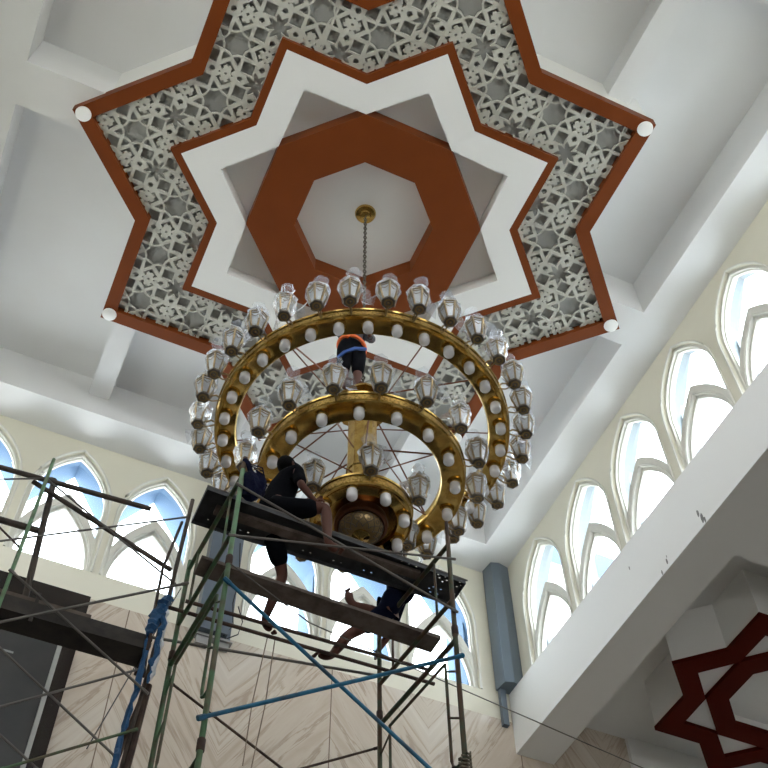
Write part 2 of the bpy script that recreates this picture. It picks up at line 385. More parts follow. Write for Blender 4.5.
br = [(x-.5, y) for x, y in hb + [(x, -y) for x, y in hb[1:-1]][::-1]]                                              # paired brackets on the tile edges
rep(br, .5, 0, (0, 2)); rep(br, 0, .5, (1, 3))
d_ = [(.028, 0), (0, .028), (-.028, 0), (0, -.028)]
rep(d_, .5, 0, (0,)); rep(d_, 0, .5, (0,))
d_ = [(.018, .10), (0, .118), (-.018, .10), (0, .082)]
rep(d_, .5, 0, (0, 2)); rep(d_, 0, .5, (1, 3))
Hb = [(min(x for x, _ in h), max(x for x, _ in h), min(y for _, y in h), max(y for _, y in h), h) for h in H]
so, si = star(4.06), star(2.91)
def hole_at(c):
    u = ((c[0]-SX)/p); v = ((c[1]-SY)/p); fu, fv = u - math.floor(u), v - math.floor(v)
    for a in (fu, fu-1):
        for b in (fv, fv-1):
            for x0, x1, y0, y1, h in Hb:
                if x0 < a < x1 and y0 < b < y1 and pin((a, b), h): return True
    return False
loops = []
for i in range(-6, 6):
    for j in range(-6, 6):
        for h in H:
            cx = SX+p*(i+sum(q[0] for q in h)/len(h)); cy = SY+p*(j+sum(q[1] for q in h)/len(h)); rr = hypot(cx-SX, cy-SY)
            if 1.9 < rr < 4.3: loops.append([(SX+p*(i+x), SY+p*(j+y)) for x, y in h])
bm = bmesh.new(); plate(bm, [so, si], loops, flat, 14.575, 14.605, lambda c: pin(c, so) and not pin(c, si) and not hole_at(c))
obj('lattice', bm, M['lattice'], orn)
bm = bmesh.new()
for (x, y, w, h) in ((1.54, -2.45, .03, .70), (-1.54, -2.45, .03, .70), (1.54, 2.45, .03, .7), (-1.54, 2.45, .03, .7), (2.45, 1.54, .7, .03), (-2.45, 1.40, .7, .03), (2.45, -1.54, .7, .03), (-2.45, -1.54, .7, .03), (-.42, -3.1, .03, .62), (.42, 3.1, .03, .62)):
    pl = rect(SX+x-w/2-(.0 if w < .1 else .1), SX+x+w/2+(.0 if w < .1 else .1), SY+y-h/2, SY+y+h/2)
    pl = [q for q in pl]
    if all(pin(q, so) and not pin(q, si) for q in pl):
        bm = bmesh.new(); plate(bm, [pl], [], flat, 14.570, 14.60); obj('joint_strip', bm, M['lattice'], orn)
for k in range(8):
    a = k*pi/4; x, y = SX+4.165*cos(a), SY+4.165*sin(a)
    bm = bmesh.new(); lathe(bm, [(0, 0), (.085, 0), (.105, .012), (.11, .03), (0, .03)], (x, y, 14.468), 28)
    where = ['right tip, nearest the arched windows', 'far right tip', 'far tip above the back wall', 'lower left tip beside the back wall', 'left tip', 'near left tip', 'near tip overhead', 'upper right tip'][k]
    tag(obj('round_downlight', bm, M['disc'], None, True), 'round white lamp on the brown star border, ' + where, 'light', 'round lamps on the star tips')
# ornament of the aisle coffer
ax, ay = 10.95, 9.655
orn2 = thing('aisle_ceiling_star', (ax, ay, 10.8), 'dark red eight-pointed star ornament in the shaded side aisle ceiling, lower right', 'ceiling ornament')
A2 = (ax, ay)
def oct2(R): return [(ax+R*cos(pi/8+k*pi/4), ay+R*sin(pi/8+k*pi/4)) for k in range(8)]
bm = bmesh.new(); plate(bm, [star(1.91, c=A2)], [oct2(.83)], flat, 10.86, 11.72); plate(bm, [oct2(1.0)], [], flat, 11.0, 11.1); obj('star_body', bm, M['white'], orn2)
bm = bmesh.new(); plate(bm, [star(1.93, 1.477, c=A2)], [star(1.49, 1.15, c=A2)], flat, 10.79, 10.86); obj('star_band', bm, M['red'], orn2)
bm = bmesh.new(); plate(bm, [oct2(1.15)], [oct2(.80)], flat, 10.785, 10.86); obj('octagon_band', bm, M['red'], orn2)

# ------------------------------------------------------------------ chandelier
CX, CY = 2.835, 6.692
ch = thing('chandelier', (CX, CY, 7.75), 'three-tiered brass ring chandelier with plastic-wrapped lanterns hanging under the star', 'chandelier')
def ring(name, Ro, Ri, z0, z1, n):
    bm = bmesh.new()
    h = z1 - z0; e = .012
    prof = [(Ri, z0+.02), (Ri+.012, z0), (Ri+.03, z0+.012), (Ro-.05, z0+.018), (Ro-.025, z0), (Ro, z0), (Ro+.008, z0+.015), (Ro-.004, z0+.025), (Ro-.004, z1-.03), (Ro+.016, z1-.02), (Ro+.02, z1), (Ro-.05, z1+.004), (Ri+.02, z1-.02), (Ri, z1-.03)]
    lathe(bm, prof, (CX, CY, 0), 96, True)
    r = obj(name, bm, M['gold'], ch, True)
    bm = bmesh.new(); lathe(bm, [(Ro-.003, z0+.027), (Ro+.006, z0+.032), (Ro+.006, z1-.037), (Ro-.003, z1-.032)], (CX, CY, 0), 96, True)
    obj('embossed_band', bm, M['goldemb'], r, True)
    return r
ring('outer_ring', 1.566, 1.345, 9.34, 9.465, 32)
ring('middle_ring', 1.050, .805, 8.63, 8.765, 16)
ring('lower_ring', .495, .345, 8.06, 8.20, 8)
# flat gold plate and hanging bowl under the lower ring
bm = bmesh.new(); lathe(bm, [(.36, 8.10), (.36, 8.12), (.0, 8.14), (.0, 8.12), (.345, 8.10)], (CX, CY, 0), 64); obj('lower_plate', bm, M['gold'], ch, True)
bm = bmesh.new(); lathe(bm, [(.25, 8.10), (.265, 8.04), (.26, 8.0), (.235, 7.985), (.215, 8.0), (.21, 8.05), (.21, 8.10)], (CX, CY, 0), 64); obj('bowl_rim', bm, M['copper'], ch, True)
bm = bmesh.new(); lathe(bm, [(.215, 7.99)] + [(.215*cos(a), 7.99-.13*sin(a)) for a in [i*pi/2/10 for i in range(1, 8)]] + [(.075, 7.868), (0, 7.865)], (CX, CY, 0), 48)
bowl = obj('filigree_bowl', bm, M['golddull'], ch, True)
bm = bmesh.new()                                    # applied tracery on the bowl
for k in range(12):
    a = k*pi/6
    def bp(th, ph): 
        r = .219; return (CX+r*cos(th)*cos(ph), CY+r*cos(th)*sin(ph), 7.99-.134*sin(th))
    for sgn in (1, -1):
        tube(bm, [bp(t*.16+.05, a+sgn*.26*sin(t*.75)) for t in range(7)], .0045, 5)
    tube(bm, [bp(.42+.10*sin(t*pi/4), a+.11*cos(t*pi/4)) for t in range(9)], .004, 5)
obj('tracery', bm, M['medal'], bowl)
bm = bmesh.new(); lathe(bm, [(.085, 7.872), (.09, 7.855), (.07, 7.84), (.03, 7.825), (.018, 7.81), (.028, 7.795), (.024, 7.775), (0, 7.765)], (CX, CY, 0), 24); obj('bowl_finial', bm, M['gold'], bowl, True)
# central column
bm = bmesh.new(); lathe(bm, [(.155, 8.14), (.175, 8.16), (.160, 8.19), (.160, 8.78), (.172, 8.79), (.172, 8.82), (.160, 8.83), (.160, 9.90), (.19, 9.94), (.32, 9.96), (.32, 9.99), (0, 10.0)], (CX, CY, 0), 10, False)
obj('centre_column', bm, M['gold'], ch)
bm = bmesh.new()
for k in range(6):
    a = k*pi/3 + .2
    tube(bm, [(CX+.14*cos(a), CY+.14*sin(a), 8.75), (CX+.83*cos(a), CY+.83*sin(a), 8.70)], .008, 6)
    a += pi/8
    tube(bm, [(CX+.14*cos(a), CY+.14*sin(a), 9.55), (CX+1.38*cos(a), CY+1.38*sin(a), 9.42)], .008, 6)
for k in range(4):
    a = k*pi/2 + .5
    tube(bm, [(CX+.14*cos(a), CY+.14*sin(a), 9.1), (CX+.86*cos(a+.3), CY+.86*sin(a+.3), 8.74)], .010, 6)
    tube(bm, [(CX+.30*cos(a), CY+.30*sin(a), 9.96), (CX+1.40*cos(a+.1), CY+1.40*sin(a+.1), 9.45)], .010, 6)
obj('support_rods', bm, M['copper'], ch)
bm = bmesh.new(); lathe(bm, [(0, 14.80), (.14, 14.80), (.155, 14.785), (.14, 14.75), (.085, 14.735), (.075, 14.71), (.03, 14.70), (0, 14.68)], (CX, CY, 0), 32); obj('ceiling_canopy', bm, M['gold'], ch, True)
bm = bmesh.new(); z = 14.70; k = 0
while z > 10.02:
    hx, hy = ((.022, 0) if k % 2 else (0, .022))
    pts = [(CX+hx*cos(t*pi/4), CY+hy*cos(t*pi/4), z-.035+.045*sin(t*pi/4)) for t in range(9)]
    tube(bm, pts, .008, 5, caps=False); z -= .07; k += 1
obj('hanging_chain', bm, M['chain'], ch)
# bulbs: frosted cups in brass sockets
def make_bulb(x, y, z, first=None):
    bm = bmesh.new(); lathe(bm, [(.0, z+.02), (.058, z+.02), (.066, z), (.066, z-.014), (.056, z-.018), (.050, z-.03), (0, z-.03)], (x, y, 0), 20)
    t = thing('bulb', (x, y, z)); t.parent = ch; t.location = V((x, y, z)) - ch.location
    obj('socket', bm, M['gold'], t, True)
    bm = bmesh.new(); lathe(bm, [(.046, z-.018), (.054, z-.03), (.055, z-.10)] + [(.055*cos(a), z-.10-.045*sin(a)) for a in [i*pi/2/5 for i in range(1, 5)]] + [(0, z-.145)], (x, y, 0), 20)
    obj('frosted_cup', bm, M['milk'], t, True)
    return t
def local(x, y, z): return V((x, y, z)) - ch.location
b0 = None
for (R, z, n, a0) in ((1.475, 9.345, 32, -111.3), (.945, 8.635, 16, -115.), (.425, 8.065, 8, -125.)):
    for k in range(n):
        a = radians(a0 + k*360/n); x, y = CX+R*cos(a), CY+R*sin(a)
        if b0 is None: b0 = make_bulb(x, y, z)
        else: dup(b0, local(x, y, z), 0, ch)
# lantern, base centre at its own origin; wrapped in a crinkled plastic bag
def make_lantern(seed):
    rnd = random.Random(seed)
    t = thing('lantern', ch.location + V((0, 0, 0))); t.parent = ch; t.location = (0, 0, 0)
    o = org(t)
    def hexp(r, z, k, tw=0): return o + V((r*cos(k*pi/3+tw), r*sin(k*pi/3+tw), z))
    bm = bmesh.new(); lathe(bm, [(0, -.005), (.056, -.005), (.072, .0), (.072, .018), (.050, .03), (0, .03)], o, 6)
    for k in range(12): tube(bm, [o+V((.008*cos(k*pi/6), .008*sin(k*pi/6), -.008)), o+V((.044*cos(k*pi/6), .044*sin(k*pi/6), -.006))], .003, 4)
    obj('base_medallion', bm, M['medal'], t)
    bm = bmesh.new(); lathe(bm, [(.055, .03), (.098, .22), (.100, .25)], o, 6); obj('glass_panes', bm, M['panel'], t)
    bm = bmesh.new()
    for k in range(6): tube(bm, [hexp(.062, .02, k), hexp(.104, .225, k), hexp(.106, .262, k)], .0115, 5)
    for z_, r_ in ((.03, .060), (.225, .103), (.262, .106)): tube(bm, [hexp(r_, z_, k) for k in range(7)], .007, 5)
    for k in range(6):   # pane tracery
        a, b = hexp(.098, .205, k), hexp(.098, .205, k+1); m = (a+b)/2; m2 = (hexp(.066, .06, k)+hexp(.066, .06, k+1))/2
        tube(bm, [a, m + V((0, 0, -.045)), b], .004, 4)
    lathe(bm, [(.112, .262), (.105, .285), (.070, .325), (.040, .345), (.034, .36), (.018, .365), (.026, .385), (.020, .405), (.0, .43)], o, 6)
    obj('brass_cage', bm, M['golddull'], t)
    bm = bmesh.new()   # bag
    prof = [(.066, -.006), (.074, .03), (.092, .12), (.110, .20), (.117, .26), (.108, .30), (.066, .345), (.036, .40), (.028, .43), (.055, .465), (.070, .51)]
    seg = 16; rows = []
    lean = (rnd.uniform(-.05, .05), rnd.uniform(-.05, .05))
    for i, (r, z_) in enumerate(prof):
        rows.append([bm.verts.new(o+V((r*(1+rnd.uniform(-.10, .20))*cos(q*2*pi/seg)+lean[0]*max(0, z_-.3)*3, r*(1+rnd.uniform(-.10, .20))*sin(q*2*pi/seg)+lean[1]*max(0, z_-.3)*3, z_+rnd.uniform(-.014, .014)))) for q in range(seg)])
    for A_, B_ in zip(rows, rows[1:]):
        for q in range(seg):
            u = (q+1) % seg
            if rnd.random() < .5: bm.faces.new((A_[q], A_[u], B_[u])); bm.faces.new((A_[q], B_[u], B_[q]))
            else: bm.faces.new((A_[q], A_[u], B_[q])); bm.faces.new((A_[u], B_[u], B_[q]))
    # a loose flap of film
    a = rnd.uniform(0, 6.28); fl = [o+V((.10*cos(a), .10*sin(a), .30)), o+V((.20*cos(a+.2), .20*sin(a+.2), .20)), o+V((.23*cos(a+.5), .23*sin(a+.5), .06)), o+V((.12*cos(a+.7), .12*sin(a+.7), .10)), o+V((.15*cos(a+.3), .15*sin(a+.3), -.02))]
    fv = [bm.verts.new(q) for q in fl]; bm.faces.new((fv[0], fv[1], fv[3])); bm.faces.new((fv[1], fv[2], fv[3])); bm.faces.new((fv[2], fv[4], fv[3]))
    g = obj('plastic_bag', bm, M['plastic'], t)
    bm = bmesh.new(); lathe(bm, [(.030, -.009), (.040, -.011), (.046, -.008)], o, 12); lathe(bm, [(0, -.016), (.010, -.012), (.014, -.006)], o, 8); obj('base_rosette', bm, M['golddull'], t, True)
    bm = bmesh.new()   # brass arm to the ring, along local -X
    tube(bm, [o+V(q) for q in ((-.20, 0, .055), (-.13, 0, .10), (-.07, 0, .06), (0, 0, .035))], .010, 6)
    tube(bm, [o+V(q) for q in ((-.20, 0, .045), (-.10, 0, -.02), (-.02, 0, .0))], .008, 6)
    obj('arm', bm, M['golddull'], t, True)
    return t
protos = [make_lantern(s_) for s_ in (1, 2, 3, 4, 5)]
usedp = set(); cnt = 0
for (R, z, n, a0) in ((1.745, 9.33, 32, -105.7), (1.205, 8.64, 16, -104.), (.60, 8.13, 6, -104.)):
    for k in range(n):
        a = radians(a0+k*360/n + random.uniform(-.6, .6)); pi_ = cnt % 5; cnt += 1
        loc = local(CX+R*cos(a), CY+R*sin(a), z)
        rz = a
        if pi_ not in usedp:
            usedp.add(pi_); protos[pi_].location = loc; protos[pi_].rotation_euler = (0, 0, rz)
        else: dup(protos[pi_], loc, rz, ch)

# ------------------------------------------------------------------ scaffold tower under the chandelier
YN, YFR = 5.95, 7.17
def scaffold_frame(xn, xf, z0, z1, inner, label, mt, near_m=None):
    """tubular frame standing across the tower: two posts, header, second bar, inner arch"""
    X = lambda y: xn+(xf-xn)*(y-YN)/(YFR-YN)
    t = thing('scaffold_section', ((xn+xf)/2, (YN+YFR)/2, z0), label, 'scaffold', 'scaffold frames of the tower under the chandelier')
    for y, mm in ((YN, near_m or mt), (YFR, mt)):
        bm = bmesh.new(); tube(bm, [(X(y), y, z0), (X(y), y, z1+.03)], .021, 10); obj('post', bm, mm, t, True)
        bm = bmesh.new(); lathe(bm, [(.026, z0-.03), (.029, z0-.02), (.029, z0+.06), (.024, z0+.07)], (X(y), y, 0), 12); obj('coupling_collar', bm, M['rust'], t, True)
    bm = bmesh.new(); tube(bm, [(X(YN), YN, z1-.08), (X(YFR), YFR, z1-.08)], .021, 10); obj('header_bar', bm, mt, t, True)
    if inner:
        bm = bmesh.new(); zb = z0+.52; yi, yo = YN+.17, YFR-.17; zt = z1-.20
        for ys, sg in ((YN, 1), (YFR, -1)):
            yi = ys+.17*sg
            tube(bm, [(X(ys), ys+.02*sg, zb-.03), (X(ys+.1*sg), ys+.10*sg, zb-.035), (X(ys+.155*sg), ys+.155*sg, zb), (X(yi), yi, zb+.06), (X(yi), yi, zt)], .013, 8)
            for zz in (zb+.33, zb+.78): tube(bm, [(X(ys), ys, zz), (X(yi), yi, zz+.12)], .009, 6)
        tube(bm, [(X(YN+.17), YN+.17, zt), (X(YFR-.17), YFR-.17, zt)], .013, 8)
        obj('inner_arch', bm, mt, t, True)
    else:
        bm = bmesh.new(); tube(bm, [(X(YN), YN, z0+.36), (X(YFR), YFR, z0+.36)], .020, 10); obj('lower_bar', bm, mt, t, True)
        bm = bmesh.new()
        for ys, sg in ((YN, 1), (YFR, -1)): tube(bm, [(X(ys+.24*sg), ys+.24*sg, z0+.36), (X(ys+.24*sg), ys+.24*sg, z1-.08)], .012, 8)
        obj('inner_upright', bm, mt, t, True)
    return t
lev = [(6.22, 7.33, 0), (4.52, 6.22, 1), (2.82, 4.52, 1), (1.12, 2.82, 1), (-.58, 1.12, 1), (-1.6, -.58, 0)]
names = ['topmost', 'second highest', 'third highest', 'fourth highest', 'fifth highest', 'lowest']
for xn, xf, side, ma in ((1.42, 1.355, 'left', M['green']), (3.365, 3.24, 'right', M['greendark'])):
    for (z0, z1, inn), nm in zip(lev, names):
        near = M['lightgreen'] if (side == 'left' and nm == 'topmost') else None
        if side == 'left': lb = '%s green tube section of the tower, left end under the blue bag'
        else: lb = '%s dark worn tube section of the tower, right end by the knot'
        scaffold_frame(xn, xf, z0, z1, inn, lb % nm, ma, near)
def pole(name, pts, r, m, label, cat, group=None, seg=8, r2=None):
    bm = bmesh.new(); tube(bm, pts, r, seg, r2)
    a, b = V(pts[0]), V(pts[-1]); d = (b-a).normalized()
    if name.endswith('brace'):
        tube(bm, [a-d*.03, a+d*.03], r*1.3, 6); tube(bm, [b-d*.03, b+d*.03], r*1.3, 6)
    return tag(obj(name, bm, m, None, True), label, cat, group)
yb = YN-.035
BG = 'cross braces of the tower under the chandelier'
pole('scaffold_brace', [(1.40, yb, 7.09), (3.36, yb, 6.43)], .011, M['steel'], 'grey diagonal brace dropping rightwards from the blue bag across the steel deck', 'brace', BG)
pole('scaffold_brace', [(1.40, yb-.03, 6.45), (3.36, yb-.03, 7.01)], .010, M['steel'], 'grey diagonal brace rising to the right across the steel deck', 'brace', BG)
pole('scaffold_brace', [(1.42, yb, 5.99), (3.36, yb, 4.60)], .015, M['blue'], 'blue diagonal brace running down to the right from under the wooden plank', 'brace', BG)
pole('scaffold_brace', [(1.38, yb-.03, 4.70), (3.36, yb-.03, 5.92)], .016, M['blue'], 'blue diagonal brace rising gently to the right post', 'brace', BG)
pole('scaffold_brace', [(1.40, YFR+.035, 6.00), (3.24, YFR+.035, 5.05)], .011, M['rust'], 'rust brown brace of the far side passing below the bare foot', 'brace', BG)
pole('scaffold_brace', [(1.40, YFR+.065, 4.85), (3.24, YFR+.065, 5.95)], .011, M['rust'], 'rust brown brace of the far side rising to the right behind the blue ones', 'brace', BG)
for zz in (-.2, 1.5, 3.2):
    pole('scaffold_brace', [(1.40, yb, zz-.3), (3.36, yb, zz+1.0)], .011, M['steel'], 'grey brace low on the tower at %s metres, rising right' % round(zz+EYE, 1), 'brace', BG)
pole('ledger_pipe', [(1.33, 6.90, 6.615), (3.62, 6.90, 6.66)], .017, M['rust'], 'dark foot-rest pipe nearer the steel deck, of the level pair below it', 'pipe', 'pair of foot-rest pipes')
pole('ledger_pipe', [(1.20, 7.03, 6.615), (3.72, 7.03, 6.64)], .017, M['rust'], 'dark foot-rest pipe farther from the steel deck, of the level pair below it', 'pipe', 'pair of foot-rest pipes')
pole('ledger_pipe', [(1.0, 7.25, 6.42), (3.26, 7.25, 6.75)], .013, M['steel'], 'thin grey pipe lying level behind the tower below the pair of foot-rest pipes', 'pipe')
# steel deck
bm = bmesh.new(); holes = []
x = 1.30; k = 0
while x < 3.72:
    if k % 4 != 3:
        for j, y in enumerate((6.30, 6.34, 6.38, 6.50, 6.54, 6.59)):
            if x < 3.1 and (j < 5 or k % 4 == 2): continue
            if 3.34 < x < 3.44: continue
            yy = y + (.0 if k % 2 else .0); xx = x + (.03 if j % 2 else 0)
            holes.append([(xx+.0115*cos(t*pi/3), yy+.0085*sin(t*pi/3)) for t in range(6)])
    x += .075; k += 1
dk = thing('steel_deck', (2.47, 6.44, 7.27), 'dark perforated steel scaffold deck the man in black sits astride', 'scaffold deck')
skew = lambda u, v, t: (u, v + (6.65-v)/.405*(.115*(u-1.2)/2.54-.02), t)
plate(bm, [rect(1.20, 3.74, 6.245, 6.65)], holes, skew, 7.315, 7.321); obj('perforated_sheet', bm, M['deck'], dk)
bm = bmesh.new()
plate(bm, [rect(1.20, 3.74, 6.245, 6.252)], [], skew, 7.275, 7.325); box(bm, 1.20, 3.74, 6.643, 6.65, 7.275, 7.325)
box(bm, 1.20, 1.207, 6.245, 6.65, 7.275, 7.325); box(bm, 3.733, 3.74, 6.342, 6.65, 7.275, 7.325)
obj('side_channel', bm, M['deck'], dk)
bm = bmesh.new(); tube(bm, [(1.2, 6.228, 7.327), (3.76, 6.342, 7.327)], .009, 6); obj('edge_bead', bm, M['steel'], dk)
bm = bmesh.new(); box(bm, 1.34, 3.30, 6.385, 6.475, 7.271, 7.312); tag(obj('wooden_batten', bm, M['wood']), 'brown wooden batten fixed flat under the steel deck', 'plank')
bm = bmesh.new(); n = 12
def board(bm, x0, x1, y0, y1, z0, z1, dy=0., n=8):
    R_ = []
    for i in range(n+1):
        x = x0+(x1-x0)*i/n; o_ = dy*i/n; w = random.uniform(-.004, .004)
        R_.append([bm.verts.new((x, y, z)) for y, z in ((y0+o_+w, z0), (y1+o_+w, z0+w), (y1+o_+w, z1), (y0+o_+w, z1+w))])
    for A_, B_ in zip(R_, R_[1:]):
        for q in range(4): bm.faces.new((A_[q], A_[(q+1) % 4], B_[(q+1) % 4], B_[q]))
    bm.faces.new(R_[0]); bm.faces.new(R_[-1][::-1])
board(bm, 1.29, 3.50, 6.37, 6.57, 6.61, 6.645, .07)
tag(obj('wooden_plank', bm, M['wood']), 'weathered grey-brown plank laid across the tower below the steel deck', 'plank')
# ropes, wires, bag
pole('hanging_rope', [(2.12, 7.05, 6.62), (2.05, 7.05, 5.9), (2.03, 7.05, 5.3)], .005, M['rope'], 'left one of two thin strings hanging below the bare foot', 'rope', 'strings under the foot-rest pipes', 5)
pole('hanging_rope', [(2.19, 7.05, 6.62), (2.16, 7.05, 5.9), (2.10, 7.05, 5.3)], .005, M['rope'], 'right one of two thin strings hanging below the bare foot', 'rope', 'strings under the foot-rest pipes', 5)
pole('guy_wire', [(1.42, YN-.05, 6.16), (2.2, 6.2, 6.1), (8.6, 9.2, 8.2)], .006, M['steel'], 'thin grey wire sloping from under the wooden plank down past the white beam', 'wire', None, 5)
pole('black_cable', [(3.04, YB-.24, 13.2), (3.10, YB-.26, 12.4), (3.06, YB-.24, 11.9), (3.12, YB-.2, 11.5), (3.0, YB-.2, 11.25)], .009, M['wire'], 'black cable hanging straight along the grey pilaster', 'cable', 'cables on the pilaster', 5)
pole('black_cable', [(3.16, YB-.2, 11.9), (3.28, YB-.12, 11.7), (3.24, YB-.1, 11.45), (3.05, YB-.1, 11.28)], .009, M['wire'], 'black cable looping out to the right of the grey pilaster', 'cable', 'cables on the pilaster', 5)
pole('pull_cord', [(1.62, 8.8, 8.6), (1.0, 8.3, 6.0)], .006, M['wire'], 'thin dark cord slanting behind the left end of the tower', 'rope', None, 5)
bm = bmesh.new()
bmesh.ops.create_icosphere(bm, subdivisions=3, radius=1)
for v in bm.verts:
    d = v.co.copy(); n_ = 1+.16*sin(7*d.x+3*d.z)*cos(6*d.y+2)+.08*sin(13*d.z)
    v.co = V((d.x*.12*n_, d.y*.10*n_, d.z*.17*n_*(1.0 if d.z < 0 else .75)))+V((1.53, 5.99, 7.24))
tie = V((1.45, 5.93, 7.42))
tube(bm, [(1.50, 5.96, 7.34), tie, (1.42, 5.94, 7.46)], .026, 6)
for k in range(6): tube(bm, [(1.46+.02*k, 5.9, 7.38-.02*k), (1.57+.015*k, 5.88+.01*k, 7.36-.03*k), (1.61, 5.9, 7.24-.02*k)], .006, 5)
tag(obj('tool_bag', bm, M['bag'], None, True), 'dark blue cloth tool bag tied to the top of the light green post', 'bag')
bm = bmesh.new(); tube(bm, [(1.42, YN, 7.34), (1.425, YN, 7.50)], .022, 10); tag(obj('post_spigot', bm, M['greendark'], None, True), 'dark bamboo-coloured stub rising above the light green post by the blue bag', 'pole')
bm = bmesh.new(); tube(bm, [(3.365, YN, 7.36), (3.365, YN, 7.55)], .017, 10); tag(obj('post_spigot', bm, M['rust'], None, True), 'rusty stub pin rising above the right tower post under the lanterns', 'pole')
bm = bmesh.new()
for k in range(7):
    a = k*.9; tube(bm, [(3.365+.045*cos(a+t*.9), YN+.045*sin(a+t*.9), 4.94+.02*k-.012*t) for t in range(6)], .008, 5)
tag(obj('rope_knot', bm, M['rag']), 'frayed rope knotted round the right tower post near the picture bottom', 'rope')

# ------------------------------------------------------------------ left scaffold with bamboo
LG = 'poles and braces of the left scaffold'
YL = 7.0
def lp(name, a, b, r, m, label, cat='brace', y=YL, y2=None):
    return pole(name, [(a[0], y, a[1]), (b[0], y2 if y2 is not None else y, b[1])], r, m, label, cat, LG)
t = thing('scaffold_section', (-.08, 7.3, 4.5), 'narrow light green ladder-like tube section at the left picture edge', 'scaffold')
for y, z1 in ((6.95, 7.86), (7.12, 7.62)):
    bm = bmesh.new(); tube(bm, [(-.085, y, -1.6), (-.085, y, z1)], .017, 10); obj('post', bm, M['lightgreen'], t, True)
bm = bmesh.new()
for zz in [6.2+.12*i for i in range(12)]: tube(bm, [(-.085, 6.95, zz), (-.085, 7.12, zz+.06)], .008, 6)
for zz in (0, 2, 4, 5.6): tube(bm, [(-.085, 6.95, zz), (-.085, 7.12, zz)], .012, 6)
obj('rungs', bm, M['lightgreen'], t, True)
lp('timber_post', (-.02, 7.84), (.09, 6.33), .028, M['bamboo'], 'dark timber batten lashed to the light green frame on the left', 'pole', 7.17, 7.17)
lp('bamboo_pole', (-.75, 7.64), (.88, 7.73), .024, M['bamboo'], 'long dark bamboo pole whose bent tip ends before the second left window', 'pole', 7.05)
lp('bamboo_pole', (-.19, 7.66), (1.19, 7.11), .022, M['bamboo'], 'dark bamboo pole sloping down right across the left windows', 'pole', 7.10)
lp('bamboo_pole', (-.70, 7.20), (.06, 7.22), .030, M['bamboo'], 'short thick pole end crossing the lower arch of the leftmost full window', 'pole', 7.22)
lp('scaffold_brace', (-.75, 7.30), (-.06, 7.66), .008, M['steel'], 'thin rod at the left edge meeting the light green post top')
lp('scaffold_brace', (-.50, 6.60), (1.20, 7.71), .009, M['steel'], 'thin grey brace rising across both left windows')
lp('scaffold_brace', (-.07, 7.63), (1.21, 6.88), .009, M['steel'], 'thin dark brace falling right under the sloping bamboo')
lp('scaffold_brace', (-.60, 7.12), (-.09, 6.75), .009, M['rust'], 'short dark brace at the far left edge above the plank stack')
lp('scaffold_brace', (-.30, 5.42), (1.24, 6.51), .011, M['steel'], 'grey blue brace rising over the dark plank stack', y=6.6)
lp('scaffold_brace', (-.30, 4.84), (1.10, 5.85), .010, M['steel'], 'grey brace rising over the black panel', y=6.95)
lp('scaffold_brace', (-.08, 6.41), (1.16, 5.63), .011, M['steel'], 'grey brace falling from the light green post to the blue tape', y=6.93)
lp('scaffold_brace', (-.20, 5.84), (1.06, 5.03), .010, M['steel'], 'dark brace falling across the black panel to the foot of the blue tape', y=6.97)
lp('scaffold_brace', (-.1, 5.17), (.60, 4.75), .010, M['steel'], 'dark brace low in the left corner', y=6.97)
lp('scaffold_brace', (.30, 4.66), (1.13, 5.24), .011, M['green'], 'greenish brace rising at the bottom left', y=6.90)
# leaning poles at the tape
pole('bamboo_pole', [(1.235, 7.0, 7.97), (1.20, 7.0, 6.66), (1.12, 7.0, 5.0), (1.1, 7.0, -1.6)], .019, M['bamboo'], 'tall thin bamboo pole whose pointed top stands left of the deck', 'pole', LG)
pole('bamboo_pole', [(1.19, 7.06, 7.70), (1.11, 7.08, 7.08), (1.13, 7.1, 6.2), (1.15, 7.1, 5.9)], .014, M['bamboo'], 'shorter bent bamboo pole leaning on the tall one left of the deck', 'pole', LG)
pole('rusty_pipe', [(1.19, 7.0, 5.75), (1.15, 6.98, 4.9), (1.15, 6.98, -1.6)], .026, M['rust'], 'rust brown pipe standing right below the white tape', 'pole', LG)
pole('rusty_pipe', [(1.16, 7.05, 5.62), (1.05, 7.0, 4.9), (.95, 7.0, -1.6)], .022, M['rust'], 'rust brown pipe leaning left from below the white tape', 'pole', LG)
def wrap(pts, r, seed, name, m, label, cat):
    rnd = random.Random(seed); bm = bmesh.new(); P_ = [V(q) for q in pts]; out = []
    for a, b in zip(P_, P_[1:]):
        n_ = 9
        for i in range(n_): out.append(a.lerp(b, i/n_)+V((rnd.uniform(-.012, .012), rnd.uniform(-.012, .012), 0)))
    out.append(P_[-1]); prev = None; seg = 7
    for i, q in enumerate(out):
        rr = r*rnd.uniform(.6, 1.35)*(1 if 0 < i < len(out)-1 else .3)
        ring_ = [bm.verts.new(q+V((rr*rnd.uniform(.8, 1.2)*cos(k*2*pi/seg), rr*rnd.uniform(.8, 1.2)*sin(k*2*pi/seg), 0))) for k in range(seg)]
        if prev:
            for k in range(seg): bm.faces.new((prev[k], prev[(k+1) % seg], ring_[(k+1) % seg], ring_[k]))
        prev = ring_
    tag(obj(name, bm, m), label, cat, 'torn tape on the left scaffold')
wrap([(1.19, 6.96, 6.66), (1.13, 6.96, 6.45), (1.10, 6.96, 6.18)], .045, 1, 'wound_tape', M['cloth'], 'thick blue tape bundle at the end of the dark plank stack', 'tape')
wrap([(1.10, 6.96, 6.20), (1.09, 6.96, 5.58), (1.05, 6.96, 4.96), (1.02, 6.96, 4.5)], .022, 2, 'wound_tape', M['cloth'], 'blue tape trailing down in front of the veined marble', 'tape')
wrap([(1.205, 6.94, 6.50), (1.20, 6.94, 6.1), (1.18, 6.94, 5.75)], .020, 4, 'wound_tape', M['whitecloth'], 'white tape strand right of the blue bundle', 'tape')
